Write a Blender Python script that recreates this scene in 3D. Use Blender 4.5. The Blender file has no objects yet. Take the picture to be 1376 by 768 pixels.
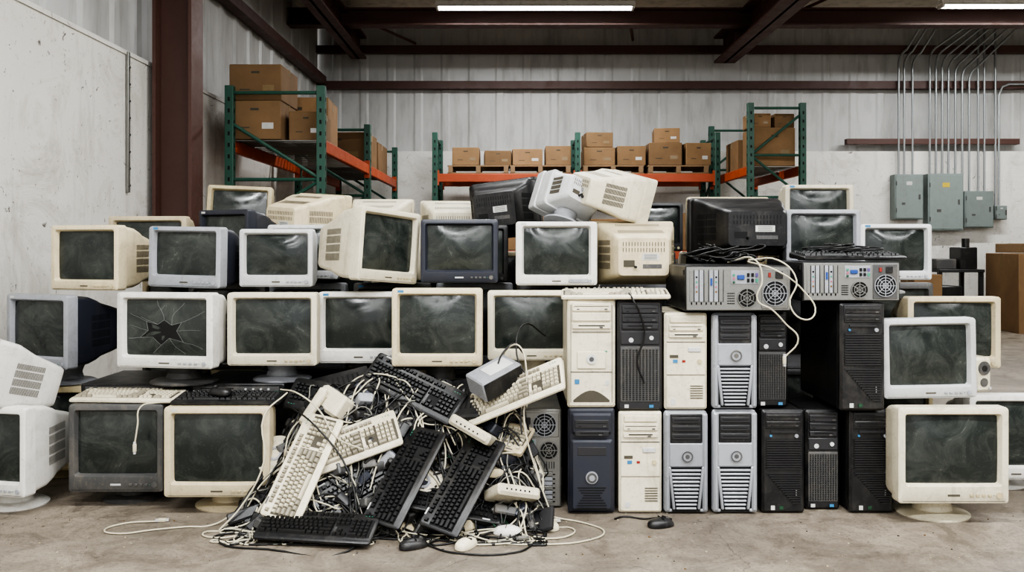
import bpy, math, random
from mathutils import Vector, Matrix, Euler
random.seed(7)
R=random.Random(11)
scene=bpy.context.scene
COL=scene.collection

def lin(h):
    o=[]
    for i in (0,2,4):
        c=int(h[i:i+2],16)/255
        o.append(c/12.92 if c<=0.04045 else ((c+0.055)/1.055)**2.4)
    return (o[0],o[1],o[2],1)

# ------------------------------------------------------------ materials
def newmat(name):
    m=bpy.data.materials.new(name); m.use_nodes=True
    nt=m.node_tree; b=nt.nodes['Principled BSDF']
    return m,nt,b
def N(nt,t,**k):
    n=nt.nodes.new(t)
    for a,v in k.items(): setattr(n,a,v)
    return n
def ramp(nt,fac,p0,c0,p1,c1):
    r=N(nt,'ShaderNodeValToRGB'); r.color_ramp.elements[0].position=p0; r.color_ramp.elements[0].color=c0
    r.color_ramp.elements[1].position=p1; r.color_ramp.elements[1].color=c1
    nt.links.new(fac,r.inputs[0]); return r.outputs[0]
def mix(nt,fac,a,b,bt='MIX'):
    n=N(nt,'ShaderNodeMix',data_type='RGBA',blend_type=bt)
    for inp,v in ((n.inputs[0],fac),(n.inputs[6],a),(n.inputs[7],b)):
        if hasattr(v,'is_output'): nt.links.new(v,inp)
        else: inp.default_value=v
    return n.outputs[2]
def noise(nt,vec,scale,detail=4,rough=.6,dist=0):
    n=N(nt,'ShaderNodeTexNoise'); n.inputs['Scale'].default_value=scale
    n.inputs['Detail'].default_value=detail; n.inputs['Roughness'].default_value=rough; n.inputs['Distortion'].default_value=dist
    nt.links.new(vec,n.inputs['Vector']); return n.outputs['Fac']
def objvec(nt,rand=True,scale=(1,1,1)):
    tc=N(nt,'ShaderNodeTexCoord'); v=tc.outputs['Object']
    if scale!=(1,1,1):
        mp=N(nt,'ShaderNodeMapping'); mp.inputs['Scale'].default_value=scale; nt.links.new(v,mp.inputs[0]); v=mp.outputs[0]
    if not rand: return v
    oi=N(nt,'ShaderNodeObjectInfo'); mu=N(nt,'ShaderNodeMath',operation='MULTIPLY'); mu.inputs[1].default_value=20
    nt.links.new(oi.outputs['Random'],mu.inputs[0])
    ad=N(nt,'ShaderNodeVectorMath',operation='ADD'); nt.links.new(v,ad.inputs[0]); nt.links.new(mu.outputs[0],ad.inputs[1])
    return ad.outputs[0]
def bump(nt,b,h,strength=.2,dist=.01):
    bp=N(nt,'ShaderNodeBump'); bp.inputs['Strength'].default_value=strength; bp.inputs['Distance'].default_value=dist
    nt.links.new(h,bp.inputs['Height']); nt.links.new(bp.outputs[0],b.inputs['Normal'])

def plastic(name,hexc,rough=.45,dirt=.75,metal=0,dark='4a3d2a'):
    m,nt,b=newmat(name); v=objvec(nt)
    c=lin(hexc); d=lin(dark); dc=tuple(c[i]*(1-dirt)+(c[i]*.35+d[i]*.65)*dirt for i in range(3))+(1,)
    n1=noise(nt,v,6,8,.75,.9); f=ramp(nt,n1,.48,(0,0,0,1),.76,(.8,.8,.8,1))
    n2=noise(nt,v,75,3,.65); f2=ramp(nt,n2,.60,(0,0,0,1),.70,(.6,.6,.6,1))
    n3=noise(nt,objvec(nt,scale=(16,16,2)),2,6,.65,.4); f3=ramp(nt,n3,.55,(0,0,0,1),.74,(.6,.6,.6,1))
    col=mix(nt,f,c,dc); col=mix(nt,f2,col,dc); col=mix(nt,f3,col,dc)
    oi=N(nt,'ShaderNodeObjectInfo'); hs=N(nt,'ShaderNodeHueSaturation'); mr=N(nt,'ShaderNodeMapRange'); mr.inputs[3].default_value=.80; mr.inputs[4].default_value=1.06
    nt.links.new(oi.outputs['Random'],mr.inputs[0]); nt.links.new(mr.outputs[0],hs.inputs['Value']); nt.links.new(col,hs.inputs['Color'])
    nt.links.new(hs.outputs[0],b.inputs['Base Color'])
    b.inputs['Metallic'].default_value=metal
    r=ramp(nt,n1,.3,(rough*.85,)*3+(1,),.8,(min(1,rough*1.5),)*3+(1,)); nt.links.new(r,b.inputs['Roughness'])
    bump(nt,b,noise(nt,v,350,2),.08,.001)
    return m
def flat(name,hexc,rough=.5,metal=0):
    m,nt,b=newmat(name); v=objvec(nt)
    c=lin(hexc); n=noise(nt,v,30,3); col=mix(nt,n,c,tuple(x*.7 for x in c[:3])+(1,))
    nt.links.new(col,b.inputs['Base Color']); b.inputs['Roughness'].default_value=rough; b.inputs['Metallic'].default_value=metal
    return m

BEIGE=plastic('plastic_beige','c6b99b'); CREAM=plastic('plastic_cream','cfc7b1'); WHITE=plastic('plastic_offwhite','cfcdc7',dirt=.65)
TAN=plastic('plastic_tan','b3a685'); GREY=plastic('plastic_grey','94969b'); LGREY=plastic('plastic_lightgrey','b9baba',dirt=.6)
DGREY=plastic('plastic_darkgrey','4a4a4a',dark='8a8070'); BLACK=plastic('plastic_black','1a1a1c',.36,.14,dark='c0b8a8'); NAVY=plastic('plastic_navy','2c2f39',.35,.25)
CHAR=plastic('plastic_charcoal','29292b',.42,.15)
SILVER=plastic('plastic_silver','9b9ea3',.3,.35,.25); METAL=plastic('galvanised_steel','8e8e8a',.38,.5,.7); DARK=flat('shadow_slot','090909',.8); SLOT=flat('vent_slot','4d483d',.8)
KEYB=flat('key_black','161617',.42); KEYC=flat('key_cream','c4bca6',.5); KEYG=flat('key_grey','928b7a',.5)
GREEN=flat('pcb_green','244a32',.45); BLUE=flat('port_blue','2a4a8c',.4); PINK=flat('port_pink','a86072',.4); PURP=flat('port_purple','5c4e84',.4); TEAL=flat('port_teal','3f8a70',.4)
STICK=flat('sticker_white','c6c6c2',.4); YEL=flat('sticker_yellow','c8b040',.5); STB=flat('sticker_blue','3a7ca8',.4); RED=flat('sticker_red','903028',.4)
CABW=flat('cable_cream','c3bca6',.5); CABK=flat('cable_black','111111',.45); CABG=flat('cable_grey','74726a',.5)
GOLD=flat('copper_brown','7c5c34',.4,.3); CRACK=flat('glass_crack','7c807e',.3)

def glass():
    m,nt,b=newmat('crt_glass'); v=objvec(nt)
    n1=noise(nt,v,7,7,.7,1.4); n2=noise(nt,v,120,2)
    f=ramp(nt,n1,.44,(0,0,0,1),.80,(1,1,1,1))
    col=mix(nt,f,lin('242927'),lin('484c47'))
    col=mix(nt,ramp(nt,n2,.62,(0,0,0,1),.7,(.22,.22,.22,1)),col,lin('5a5c56'))
    nt.links.new(col,b.inputs['Base Color']); b.inputs['IOR'].default_value=1.5
    nt.links.new(ramp(nt,n1,.35,(.11,)*3+(1,),.80,(.36,)*3+(1,)),b.inputs['Roughness'])
    return m
GLASS=glass()

def card(name='cardboard',a='957654',bb='6c553c'):
    m,nt,b=newmat(name); v=objvec(nt)
    n=noise(nt,v,4,6); col=mix(nt,n,lin(a),lin(bb))
    oi=N(nt,'ShaderNodeObjectInfo'); hs=N(nt,'ShaderNodeHueSaturation'); mr=N(nt,'ShaderNodeMapRange'); mr.inputs[3].default_value=.7; mr.inputs[4].default_value=1.15
    nt.links.new(oi.outputs['Random'],mr.inputs[0]); nt.links.new(mr.outputs[0],hs.inputs['Value']); nt.links.new(col,hs.inputs['Color'])
    nt.links.new(hs.outputs[0],b.inputs['Base Color']); b.inputs['Roughness'].default_value=.85
    bump(nt,b,noise(nt,objvec(nt,scale=(1,1,60)),6),.1,.004); return m
CARD=card(); TAPE=flat('packing_tape','85704e',.3); WOOD=flat('pallet_wood','8a7256',.8)
RGREEN=plastic('rack_green','2f594b',.45,.4); RORANGE=plastic('rack_orange','b4502c',.45,.4)
STEELRED=plastic('painted_steel_brown','50352e',.5,.35); PANEL=plastic('panel_grey','78827f',.45,.35); COND=flat('conduit_steel','9a9e9e',.35,.5)

def concrete():
    m,nt,b=newmat('concrete_floor'); v=objvec(nt,False)
    n1=noise(nt,v,.9,8,.65,.8); n2=noise(nt,v,5,9,.78,.8); n3=noise(nt,v,70,5,.75)
    col=mix(nt,ramp(nt,n1,.38,(0,0,0,1),.62,(1,1,1,1)),lin('6e665b'),lin('8d8375'))
    col=mix(nt,ramp(nt,n2,.40,(.65,.65,.65,1),.58,(0,0,0,1)),col,lin('544c43'))
    col=mix(nt,ramp(nt,n3,.53,(0,0,0,1),.65,(.6,.6,.6,1)),col,lin('453f38'))
    n5=noise(nt,v,24,7,.78,.6); col=mix(nt,ramp(nt,n5,.58,(0,0,0,1),.70,(.45,.45,.45,1)),col,lin('a59b8d'))
    n4=noise(nt,v,2.1,9,.78,2.2); col=mix(nt,ramp(nt,n4,.58,(0,0,0,1),.68,(.6,.6,.6,1)),col,lin('3b352f'))
    vo=N(nt,'ShaderNodeTexVoronoi',feature='DISTANCE_TO_EDGE'); vo.inputs['Scale'].default_value=.55
    ad=N(nt,'ShaderNodeVectorMath',operation='ADD'); nz=N(nt,'ShaderNodeTexNoise'); nz.inputs['Scale'].default_value=2.5; nz.inputs['Detail'].default_value=6
    nt.links.new(v,nz.inputs['Vector']); nt.links.new(v,ad.inputs[0]); nt.links.new(nz.outputs['Color'],ad.inputs[1]); nt.links.new(ad.outputs[0],vo.inputs['Vector'])
    cr=ramp(nt,vo.outputs['Distance'],.0,(.6,.6,.6,1),.004,(0,0,0,1)); col=mix(nt,cr,col,lin('2b2722'))
    nt.links.new(col,b.inputs['Base Color'])
    nt.links.new(ramp(nt,n2,.3,(.4,)*3+(1,),.7,(.7,)*3+(1,)),b.inputs['Roughness'])
    bump(nt,b,n3,.35,.004); return m
CONC=concrete()
def plaster():
    m,nt,b=newmat('painted_block_wall'); v=objvec(nt,False)
    n1=noise(nt,v,1.2,6,.6,.5); col=mix(nt,n1,lin('cbc8c1'),lin('dddbd5'))
    n2=noise(nt,v,2.0,10,.78,1.0); col=mix(nt,ramp(nt,n2,.52,(0,0,0,1),.66,(.5,.5,.5,1)),col,lin('a29c91'))
    vs=objvec(nt,False,(3,3,.5)); n4=noise(nt,vs,2,7,.65); col=mix(nt,ramp(nt,n4,.54,(0,0,0,1),.72,(.4,.4,.4,1)),col,lin('8d867a'))
    n3=noise(nt,v,8,8,.76,1.6); col=mix(nt,ramp(nt,n3,.625,(0,0,0,1),.64,(.9,.9,.9,1)),col,lin('4a433a'))
    n6=noise(nt,v,34,4,.7,.6); col=mix(nt,ramp(nt,n6,.655,(0,0,0,1),.69,(.85,.85,.85,1)),col,lin('5c544a'))
    nt.links.new(col,b.inputs['Base Color']); b.inputs['Roughness'].default_value=.75
    bump(nt,b,n2,.5,.03); return m
PLAS=plaster()
def siding(name,a,bb,st=.75,stain='747069'):
    m,nt,b=newmat(name); v=objvec(nt,False); n=noise(nt,v,2,6,.6,.5)
    vs=objvec(nt,False,(3,3,.6)); n4=noise(nt,vs,2.5,6,.6)
    col=mix(nt,n,lin(a),lin(bb)); col=mix(nt,ramp(nt,n4,.48,(0,0,0,1),.74,(st,st,st,1)),col,lin(stain))
    nt.links.new(col,b.inputs['Base Color']); b.inputs['Roughness'].default_value=.45; return m
SIDE=siding('metal_siding','b9b9b7','a3a3a1',.5,'75716b'); CEILM=siding('ceiling_insulation','d6cfc0','bbb4a4',.6)
def emis(name,s):
    m,nt,b=newmat(name); b.inputs['Base Color'].default_value=(1,1,1,1); b.inputs['Emission Color'].default_value=(.95,.98,1,1); b.inputs['Emission Strength'].default_value=s
    return m
TUBE=emis('fluorescent_tube',14)

# ------------------------------------------------------------ mesh builder
def rrect(w,h,r,n=3):
    r=min(r,w/2-.0001,h/2-.0001); p=[]
    for cx,cz,a0 in ((w/2-r,h/2-r,0),(-w/2+r,h/2-r,90),(-w/2+r,-h/2+r,180),(w/2-r,-h/2+r,270)):
        for i in range(n+1):
            a=math.radians(a0+90*i/n); p.append((cx+r*math.cos(a),cz+r*math.sin(a)))
    return p
class MB:
    def __init__(s): s.v=[]; s.f=[]; s.m=[]; s.mats=[]; s.M=Matrix.Identity(4)
    def mi(s,mat):
        if mat not in s.mats: s.mats.append(mat)
        return s.mats.index(mat)
    def add(s,vs,fs,mat):
        o=len(s.v); k=s.mi(mat)
        for p in vs: s.v.append(tuple(s.M@Vector(p)))
        for f in fs: s.f.append([o+i for i in f]); s.m.append(k)
    def loft(s,rings,mats,c0=False,c1=True):
        n=len(rings[0]); o=len(s.v)
        for r in rings:
            for p in r: s.v.append(tuple(s.M@Vector(p)))
        for i in range(len(rings)-1):
            k=s.mi(mats[i] if isinstance(mats,list) else mats)
            for j in range(n):
                a=o+i*n+j; b=o+i*n+(j+1)%n; s.f.append([a,b,b+n,a+n]); s.m.append(k)
        k=s.mi(mats[-1] if isinstance(mats,list) else mats); k0=s.mi(mats[0] if isinstance(mats,list) else mats)
        if c0: s.f.append([o+j for j in range(n)][::-1]); s.m.append(k0)
        if c1: s.f.append([o+(len(rings)-1)*n+j for j in range(n)]); s.m.append(k)
    def box(s,c,d,mat,rot=None,bev=0,n=1):
        X=Matrix.Translation(Vector(c))
        if rot is not None: X=X@Euler([math.radians(a) for a in rot]).to_matrix().to_4x4()
        old=s.M; s.M=s.M@X; x,y,z=d[0]/2,d[1]/2,d[2]/2
        if bev<=0:
            s.add([(-x,-y,-z),(x,-y,-z),(x,y,-z),(-x,y,-z),(-x,-y,z),(x,-y,z),(x,y,z),(-x,y,z)],
              [(0,3,2,1),(4,5,6,7),(0,1,5,4),(1,2,6,5),(2,3,7,6),(3,0,4,7)],mat)
        else:
            b=min(bev,x*.9,y*.9,z*.9); R0=rrect(2*x-2*b,2*z-2*b,b*.5,n); R1=rrect(2*x,2*z,b,n)
            rs=[[(p,-y,q) for p,q in R0],[(p,-y+b,q) for p,q in R1],[(p,y-b,q) for p,q in R1],[(p,y,q) for p,q in R0]]
            s.loft(rs,mat,True,True)
        s.M=old
    def cyl(s,c,axis,r,h,mat,n=20,r2=None):
        r2=r if r2 is None else r2; q=Vector(axis).normalized().to_track_quat('Z','Y').to_matrix().to_4x4()
        old=s.M; s.M=s.M@Matrix.Translation(Vector(c))@q
        rg=lambda rr,z:[(rr*math.cos(2*math.pi*i/n),rr*math.sin(2*math.pi*i/n),z) for i in range(n)]
        s.loft([rg(r,-h/2),rg(r2,h/2)],mat,True,True); s.M=old
    def ring(s,c,axis,r1,r2,t,mat,n=24):
        q=Vector(axis).normalized().to_track_quat('Z','Y').to_matrix().to_4x4(); old=s.M; s.M=s.M@Matrix.Translation(Vector(c))@q
        rg=lambda rr,z:[(rr*math.cos(2*math.pi*i/n),rr*math.sin(2*math.pi*i/n),z) for i in range(n)]
        s.loft([rg(r1,0),rg(r1,t),rg(r2,t),rg(r2,0)],mat,False,False); s.M=old
    def tube(s,a,b,r,mat,n=8):
        a=Vector(a); b=Vector(b); s.cyl((a+b)/2,b-a,r,(b-a).length,mat,n)
    def build(s,name,loc=(0,0,0),rot=(0,0,0),sharp=38,mtx=None):
        me=bpy.data.meshes.new(name); me.from_pydata(s.v,[],s.f)
        for m in s.mats: me.materials.append(m)
        me.polygons.foreach_set('material_index',s.m); me.polygons.foreach_set('use_smooth',[True]*len(s.f)); me.update()
        try: me.set_sharp_from_angle(angle=math.radians(sharp))
        except Exception: pass
        return place(me,name,loc,rot,mtx)
def place(me,name,loc=(0,0,0),rot=(0,0,0),mtx=None):
    o=bpy.data.objects.new(name,me); COL.objects.link(o)
    if mtx is not None: o.matrix_world=mtx
    else: o.location=loc; o.rotation_euler=[math.radians(a) for a in rot]
    return o

# ------------------------------------------------------------ CRT monitor
def crt(x,y,z,w=.4,h=.34,yaw=0,pitch=0,roll=0,bez=BEIGE,body=None,stand=0,d=.38,broken=0,style=0,smat=None,name='crt_monitor'):
    body=body or bez; m=MB(); rr=random.Random(int(x*1000)+int(z*777)+int(y*55))
    slot=DARK if body in (BLACK,NAVY,DGREY,CHAR) else SLOT
    bs=w*(.068 if style!=2 else .085); bb=h*.145 if style!=1 else h*.185; bt=h*.075
    sw=w-2*bs; sh=h-bb-bt; sz=bb+sh/2; cz=h/2
    def rg(y,w_,h_,r,c): return [(p,y,q+c) for p,q in rrect(w_,h_,r,4)]
    prof=[(.066,.97,.97),(.078,.965,.965),(.14,.94,.93),(d*.52,.87,.84),(d*.62,.80,.76),(d*.84,.70,.66),(d*.96,.64,.6)]
    zc=lambda yy: cz-.02*max(0,(yy-.1))/d
    rings=[rg(.030,sw-.016,sh-.016,.010,sz),rg(.004,sw,sh,.010,sz),rg(0,sw+.006,sh+.006,.012,sz),rg(0,w-.012,h-.012,.010,cz),
      rg(.003,w-.003,h-.003,.013,cz),rg(.010,w,h,.014,cz),rg(.058,w,h,.014,cz),rg(.062,w-.014,h-.014,.014,cz)]
    mats=[bez]*7+[body]
    for yy,a,b in prof: rings.append(rg(yy,w*a,h*b,.022,zc(yy))); mats.append(body)
    rings.append(rg(d,w*.59,h*.55,.02,zc(d)))
    m.loft(rings,mats[:len(rings)-1],False,True)
    def surf(u,v):
        return (u*(sw-.008)/2, .024-.018*(1-u*u)*(1-v*v)-.004*(2-u*u-v*v)/2, sz+v*(sh-.008)/2)
    G=14; vs=[surf(-1+2*i/G,-1+2*j/G) for j in range(G+1) for i in range(G+1)]
    m.add(vs,[(j*(G+1)+i,j*(G+1)+i+1,(j+1)*(G+1)+i+1,(j+1)*(G+1)+i) for j in range(G) for i in range(G)],GLASS)
    P=prof+[(d,.59,.55)]
    def iw(yy,k):
        for (a,*A),(b,*B) in zip(P,P[1:]):
            if a<=yy<=b: t=(yy-a)/(b-a); return A[k]*(1-t)+B[k]*t
        return P[-1][1+k]
    for i in range(23):
        xx=(-.5+i/22)*w*.52
        for ya,yb in ((.15,d*.5),(d*.65,d*.82)):
            e=.0012; f=lambda q:(zc(q)+h*iw(q,1)/2+e)
            m.add([(xx-.0017,ya,f(ya)),(xx+.0017,ya,f(ya)),(xx+.0017,yb,f(yb)),(xx-.0017,yb,f(yb))],[(0,1,2,3)],slot)
    for sgn in (-1,1):
        for i in range(22):
            ya=.15+i*(d*.78-.15)/22; e=.0012; xa=sgn*(w*iw(ya,0)/2+e); yb=ya+.003; xb=sgn*(w*iw(yb,0)/2+e)
            for z0,z1 in ((.26,.36),(.38,.48),(.50,.60),(.62,.70)):
                m.add([(xa,ya,h*z0),(xb,yb,h*z0),(xb,yb,h*z1),(xa,ya,h*z1)],[(0,1,2,3)],slot)
    zb=zc(d)
    for i in range(15):
        for q in (.10,.185): m.box(((-.5+i/14)*w*.48,d,zb+h*q),(.003,.003,h*.06),slot)
    m.box((-w*.08,d,zb+h*.0),(w*.2,.003,h*.10),STICK); m.box((w*.17,d,zb-h*.1),(w*.13,.004,h*.10),slot)
    m.box((-w*.1,d,zb-h*.14),(w*.22,.004,h*.06),DGREY); m.cyl((w*.1,d+.012,zb-h*.15),(0,1,0),.006,.03,CABK,10)
    for i in range(4): m.box((-w*.08,d+.0018,zb+h*(.03-.02*i)),(w*.15,.001,.002),SLOT)
    acc=DGREY if bez in (BLACK,NAVY,DGREY) else (GREY if bez in (WHITE,LGREY,GREY) else TAN)
    zb_=bb*.47
    if style==2: m.box((w*.27,-.001,zb_),(w*.24,.006,bb*.42),acc,bev=.003)
    for i in range(4): m.box((w*(.16+.055*i),-.002,zb_),(w*.032,.006,bb*.16),acc,bev=.0012)
    m.cyl((w*.41,-.001,zb_),(0,1,0),bb*.18,.008,acc,16); m.cyl((w*.36,0,zb_),(0,1,0),.0018,.006,TEAL,8)
    m.box((-w*.0,-.0005,zb_),(w*.11,.002,bb*.11),SLOT if acc!=DGREY else LGREY)
    m.box((0,-.0003,bb*.14),(w*.92,.0015,.0014),slot)
    if rr.random()<.4: m.box((-w*.4,0,h-bt*.5),(.026,.0016,.010),STB if rr.random()<.5 else STICK)
    if broken:
        def sp(u,v,e=.001): q=surf(max(-.97,min(.97,u)),max(-.97,min(.97,v))); return (q[0],q[1]-e,q[2])
        def line(pr,wd,mat=CRACK):
            for p,q in zip(pr,pr[1:]):
                if max(map(abs,q))>.96: break
                dx,dy=q[0]-p[0],q[1]-p[1]; l=math.hypot(dx,dy) or 1; nx,ny=-dy/l*wd,dx/l*wd
                m.add([sp(p[0]-nx,p[1]-ny,.0016),sp(p[0]+nx,p[1]+ny,.0016),sp(q[0]+nx,q[1]+ny,.0016),sp(q[0]-nx,q[1]-ny,.0016)],[(0,1,2,3)],mat)
        c=(.05,-.1)
        pts=[(.0,.28),(-.16,.12),(-.45,.22),(-.40,-.1),(-.62,-.35),(-.3,-.32),(-.1,-.62),(.12,-.36),(.45,-.5),(.30,-.1),(.42,.2),(.18,.1)]
        n=len(pts); m.add([sp(*c,.0012)]+[sp(a,b,.0012) for a,b in pts],[(0,1+i,1+(i+1)%n) for i in range(n)],DARK)
        line([(a,b) for a,b in pts]+[pts[0]],.0045)
        for k,(a0,b0) in enumerate(pts):
            ang=math.atan2(b0-c[1],a0-c[0])+rr.uniform(-.4,.4); L=rr.uniform(.3,1.2) if k%3 else 1.6; p=(a0,b0); pr=[p]; st=L/9
            for t in range(9):
                ang+=rr.uniform(-.22,.22); p=(p[0]+st*math.cos(ang),p[1]+st*math.sin(ang)); pr.append(p)
                if rr.random()<.12:
                    b2=ang+rr.choice((-.8,.8)); line([p,(p[0]+.2*math.cos(b2),p[1]+.2*math.sin(b2)),(p[0]+.4*math.cos(b2+.2),p[1]+.4*math.sin(b2+.2))],.003)
            line(pr,.0038)
    if stand>0:
        yc=d*.47
        def el(r,zz,k=.92): return [(r*math.cos(2*math.pi*i/32),yc+r*k*math.sin(2*math.pi*i/32),zz) for i in range(32)]
        m.loft([el(w*.33,-stand),el(w*.335,-stand+.006),el(w*.30,-stand+.014),el(w*.18,-stand+.022),el(w*.16,-stand*.45),el(w*.2,0),el(w*.2,h*.08)],smat or bez,True,True)
    return m.build(name,(x,y,z),(pitch,roll,yaw))

# ------------------------------------------------------------ towers
def bay(m,z,w,hh,mat,kind):
    m.box((0,-.002,z),(w*.8,.012,hh),mat,bev=.002)
    if kind=='cd':
        m.box((0,-.0085,z+hh*.12),(w*.72,.002,.0018),DARK); m.box((w*.3,-.009,z-hh*.25),(.012,.004,.005),DGREY); m.box((-w*.28,-.0085,z-hh*.25),(.01,.002,.003),DARK)
    if kind=='fd':
        m.box((0,-.0085,z+hh*.1),(w*.55,.002,.004),DARK); m.box((w*.2,-.0095,z-hh*.22),(.014,.004,.006),DGREY)
def slats(m,z0,z1,w,n,mat,y=-.001):
    for i in range(n):
        z=z0+(z1-z0)*(i+.5)/n; m.box((0,y,z),(w,.006,(z1-z0)/n*.45),mat)
def tower(x,y,z,w=.18,h=.43,d=.45,style='classic',front=BEIGE,case=None,yaw=0,horizontal=False,flip=0):
    m=MB(); case=case or front
    if style!='rear':
        m.box((0,d/2+.016,h/2),(w-.006,d-.032,h-.008),case,bev=.004)
        m.box((0,.018,h/2),(w,.036,h),front,bev=.010 if style!='workstation' else .016,n=3)
        m.box((0,.045,h/2),(w-.002,.003,h-.004),DARK)
        for sx in (-1,1):
            m.box((sx*(w/2-.0035),d*.6,h*.5),(.002,d*.6,h*.75),case,bev=.001)
    if style=='classic':
        bay(m,h*.93,w,h*.075,front,'cd'); bay(m,h*.84,w,h*.075,front,'x'); bay(m,h*.755,w,h*.05,front,'fd')
        m.box((0,-.002,h*.70),(w*.8,.004,.002),DARK)
        for sx in (-1,1): m.box((sx*w*.43,-.001,h*.5),(.002,.003,h*.9),SLOT)
        m.box((0,-.003,h*.44),(w*.6,.006,h*.16),front,bev=.01,n=3)
        m.cyl((0,-.006,h*.45),(0,1,0),w*.1,.01,LGREY,20); m.cyl((0,-.010,h*.45),(0,1,0),w*.05,.006,DGREY,16)
        m.box((w*.3,-.001,h*.52),(w*.06,.004,.006),TEAL); m.box((0,-.001,h*.33),(w*.86,.003,.002),DARK)
        n=9; m.add([(-w*.38,-.001,h*.05)]+[(-w*.38+w*.76*i/n,-.001,h*(.05+.09*math.sin(math.pi*i/n)+.02)) for i in range(n+1)]+[(w*.38,-.001,h*.05)],[tuple(range(n+3))[::-1]],SLOT)
        m.box((-w*.3,-.001,h*.24),(.02,.002,.02),STB); m.box((w*.33,-.001,h*.23),(.016,.002,.02),STICK)
    elif style=='flat':
        bay(m,h*.93,w*.95,h*.06,front,'x'); bay(m,h*.85,w,h*.07,front,'cd'); bay(m,h*.77,w,h*.05,front,'fd')
        m.box((w*.2,-.002,h*.62),(w*.3,.006,h*.05),LGREY,bev=.003); m.cyl((w*.32,-.002,h*.5),(0,1,0),.009,.01,TAN,14)
        m.box((-w*.28,-.001,h*.55),(w*.2,.003,.012),SLOT); m.box((-w*.25,-.001,h*.5),(.02,.002,.014),STB); m.box((-w*.05,-.001,h*.5),(.014,.002,.010),RED)
        for i in range(6): m.box((w*.25,-.001,h*(.12+.025*i)),(w*.3,.004,.003),SLOT)
        m.box((0,-.001,h*.7),(w*.9,.003,.002),DARK); m.box((0,-.001,h*.36),(w*.9,.003,.0015),SLOT)
        m.box((-w*.3,-.001,h*.08),(.02,.002,.024),STICK)
    elif style=='office':
        bay(m,h*.92,w,h*.07,CHAR,'cd'); bay(m,h*.84,w,h*.07,CHAR,'cd'); bay(m,h*.765,w,h*.05,CHAR,'fd')
        m.box((0,-.002,h*.66),(w*.86,.006,h*.12),CHAR,bev=.003); m.cyl((w*.25,-.006,h*.66),(0,1,0),.009,.006,LGREY,14)
        m.box((0,-.001,h*.33),(w*.86,.004,h*.5),DGREY,bev=.002)
        for i in range(26):
            for j in range(11):
                m.box(((j-5)*w*.074,-.004,h*(.1+.018*i)),(w*.045,.003,.0035),DARK)
        m.cyl((-w*.2,-.005,h*.64),(0,1,0),.010,.003,LGREY,14); m.box((-w*.3,-.004,h*.04),(.018,.002,.014),STICK); m.box((w*.25,-.004,h*.04),(.018,.002,.012),STB)
    elif style=='workstation':
        m.box((0,-.003,h*.82),(w*.74,.008,h*.3),BLACK,bev=.004); 
        for k,c in ((.91,'cd'),(.83,'x'),(.75,'fd')):
            m.box((0,-.008,h*k),(w*.66,.006,h*.055),CHAR,bev=.002); m.box((0,-.0115,h*k),(w*.56,.002,.003),DARK)
        for sx in (-1,1): m.box((sx*w*.43,-.006,h*.5),(w*.12,.02,h*.96),front,bev=.008,n=3)
        m.box((0,-.004,h*.57),(w*.8,.014,h*.24),front,bev=.007,n=3)
        m.cyl((w*.02,-.013,h*.56),(0,1,0),w*.12,.008,SILVER,24); m.ring((w*.02,-.018,h*.56),(0,-1,0),w*.1,w*.125,.003,DGREY); m.cyl((w*.02,-.017,h*.56),(0,1,0),w*.05,.006,DGREY,18)
        m.box((0,-.001,h*.24),(w*.78,.006,h*.44),DARK)
        for i in range(11):
            t=i/10; zz=h*(.05+.037*i); ww=w*(.46+.24*t)
            m.box((0,-.006,zz),(ww,.014,h*.019),front,bev=.002)
        for sx in (-1,1): m.box((sx*w*.335,-.010,h*.25),(w*.06,.016,h*.42),front,rot=(0,sx*6,0),bev=.004)
        for sx in (-1,1): m.box((sx*w*.40,-.004,h*.03),(w*.16,.010,h*.03),front,bev=.003)
    elif style=='ribbed':
        m.box((0,-.002,h*.9),(w*.84,.006,h*.16),CHAR,bev=.003); bay(m,h*.93,w,h*.055,BLACK,'cd'); bay(m,h*.865,w,h*.055,BLACK,'cd')
        m.box((0,-.003,h*.79),(w*.6,.006,.008),CHAR); m.cyl((w*.3,-.003,h*.75),(0,1,0),.008,.008,GREY,14); m.cyl((-w*.3,-.002,h*.75),(0,1,0),.005,.006,STB,12)
        slats(m,h*.42,h*.72,w*.8,13,CHAR,-.003); slats(m,h*.42,h*.72,w*.84,13,DARK,.0)
        for i in range(14):
            ww=w*(.2+.6*i/13); m.box(((w*.8-ww)/2,-.003,h*(.1+.022*i)),(ww,.006,.004),CHAR)
        m.box((-w*.25,-.001,h*.05),(.016,.002,.018),STICK); m.box((-w*.05,-.001,h*.05),(.016,.002,.014),GREEN); m.box((w*.3,-.001,h*.2),(.004,.002,.03),LGREY)
    elif style=='rounded':
        m.box((0,-.006,h*.86),(w*.86,.02,h*.2),front,bev=.01,n=3); m.M=Matrix.Translation((0,-.014,0)); bay(m,h*.86,w*.9,h*.08,CHAR,'cd'); bay(m,h*.77,w*.9,h*.05,CHAR,'fd'); m.M=Matrix.Identity(4)
        m.box((0,-.006,h*.37),(w*.9,.024,h*.68),front,bev=.012,n=3)
        m.cyl((0,-.02,h*.35),(0,1,0),w*.13,.008,GREY,28); m.cyl((0,-.025,h*.35),(0,1,0),w*.105,.005,DGREY,28); m.cyl((0,-.029,h*.35),(0,1,0),w*.06,.004,SILVER,24)
        for i in range(9): 
            ww=w*(.34+.30*abs(math.cos(i*.33))); m.box((0,-.0185,h*(.06+.024*i)),(ww,.003,.004),DARK)
        m.box((0,-.0185,h*.6),(w*.6,.003,h*.08),CHAR,bev=.001)
    elif style=='rear':
        m.box((0,d/2,h/2),(w-.004,d,h-.004),case,bev=.003)
        m.box((0,-.001,h/2),(w-.012,.006,h-.012),METAL,bev=.002)
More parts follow.
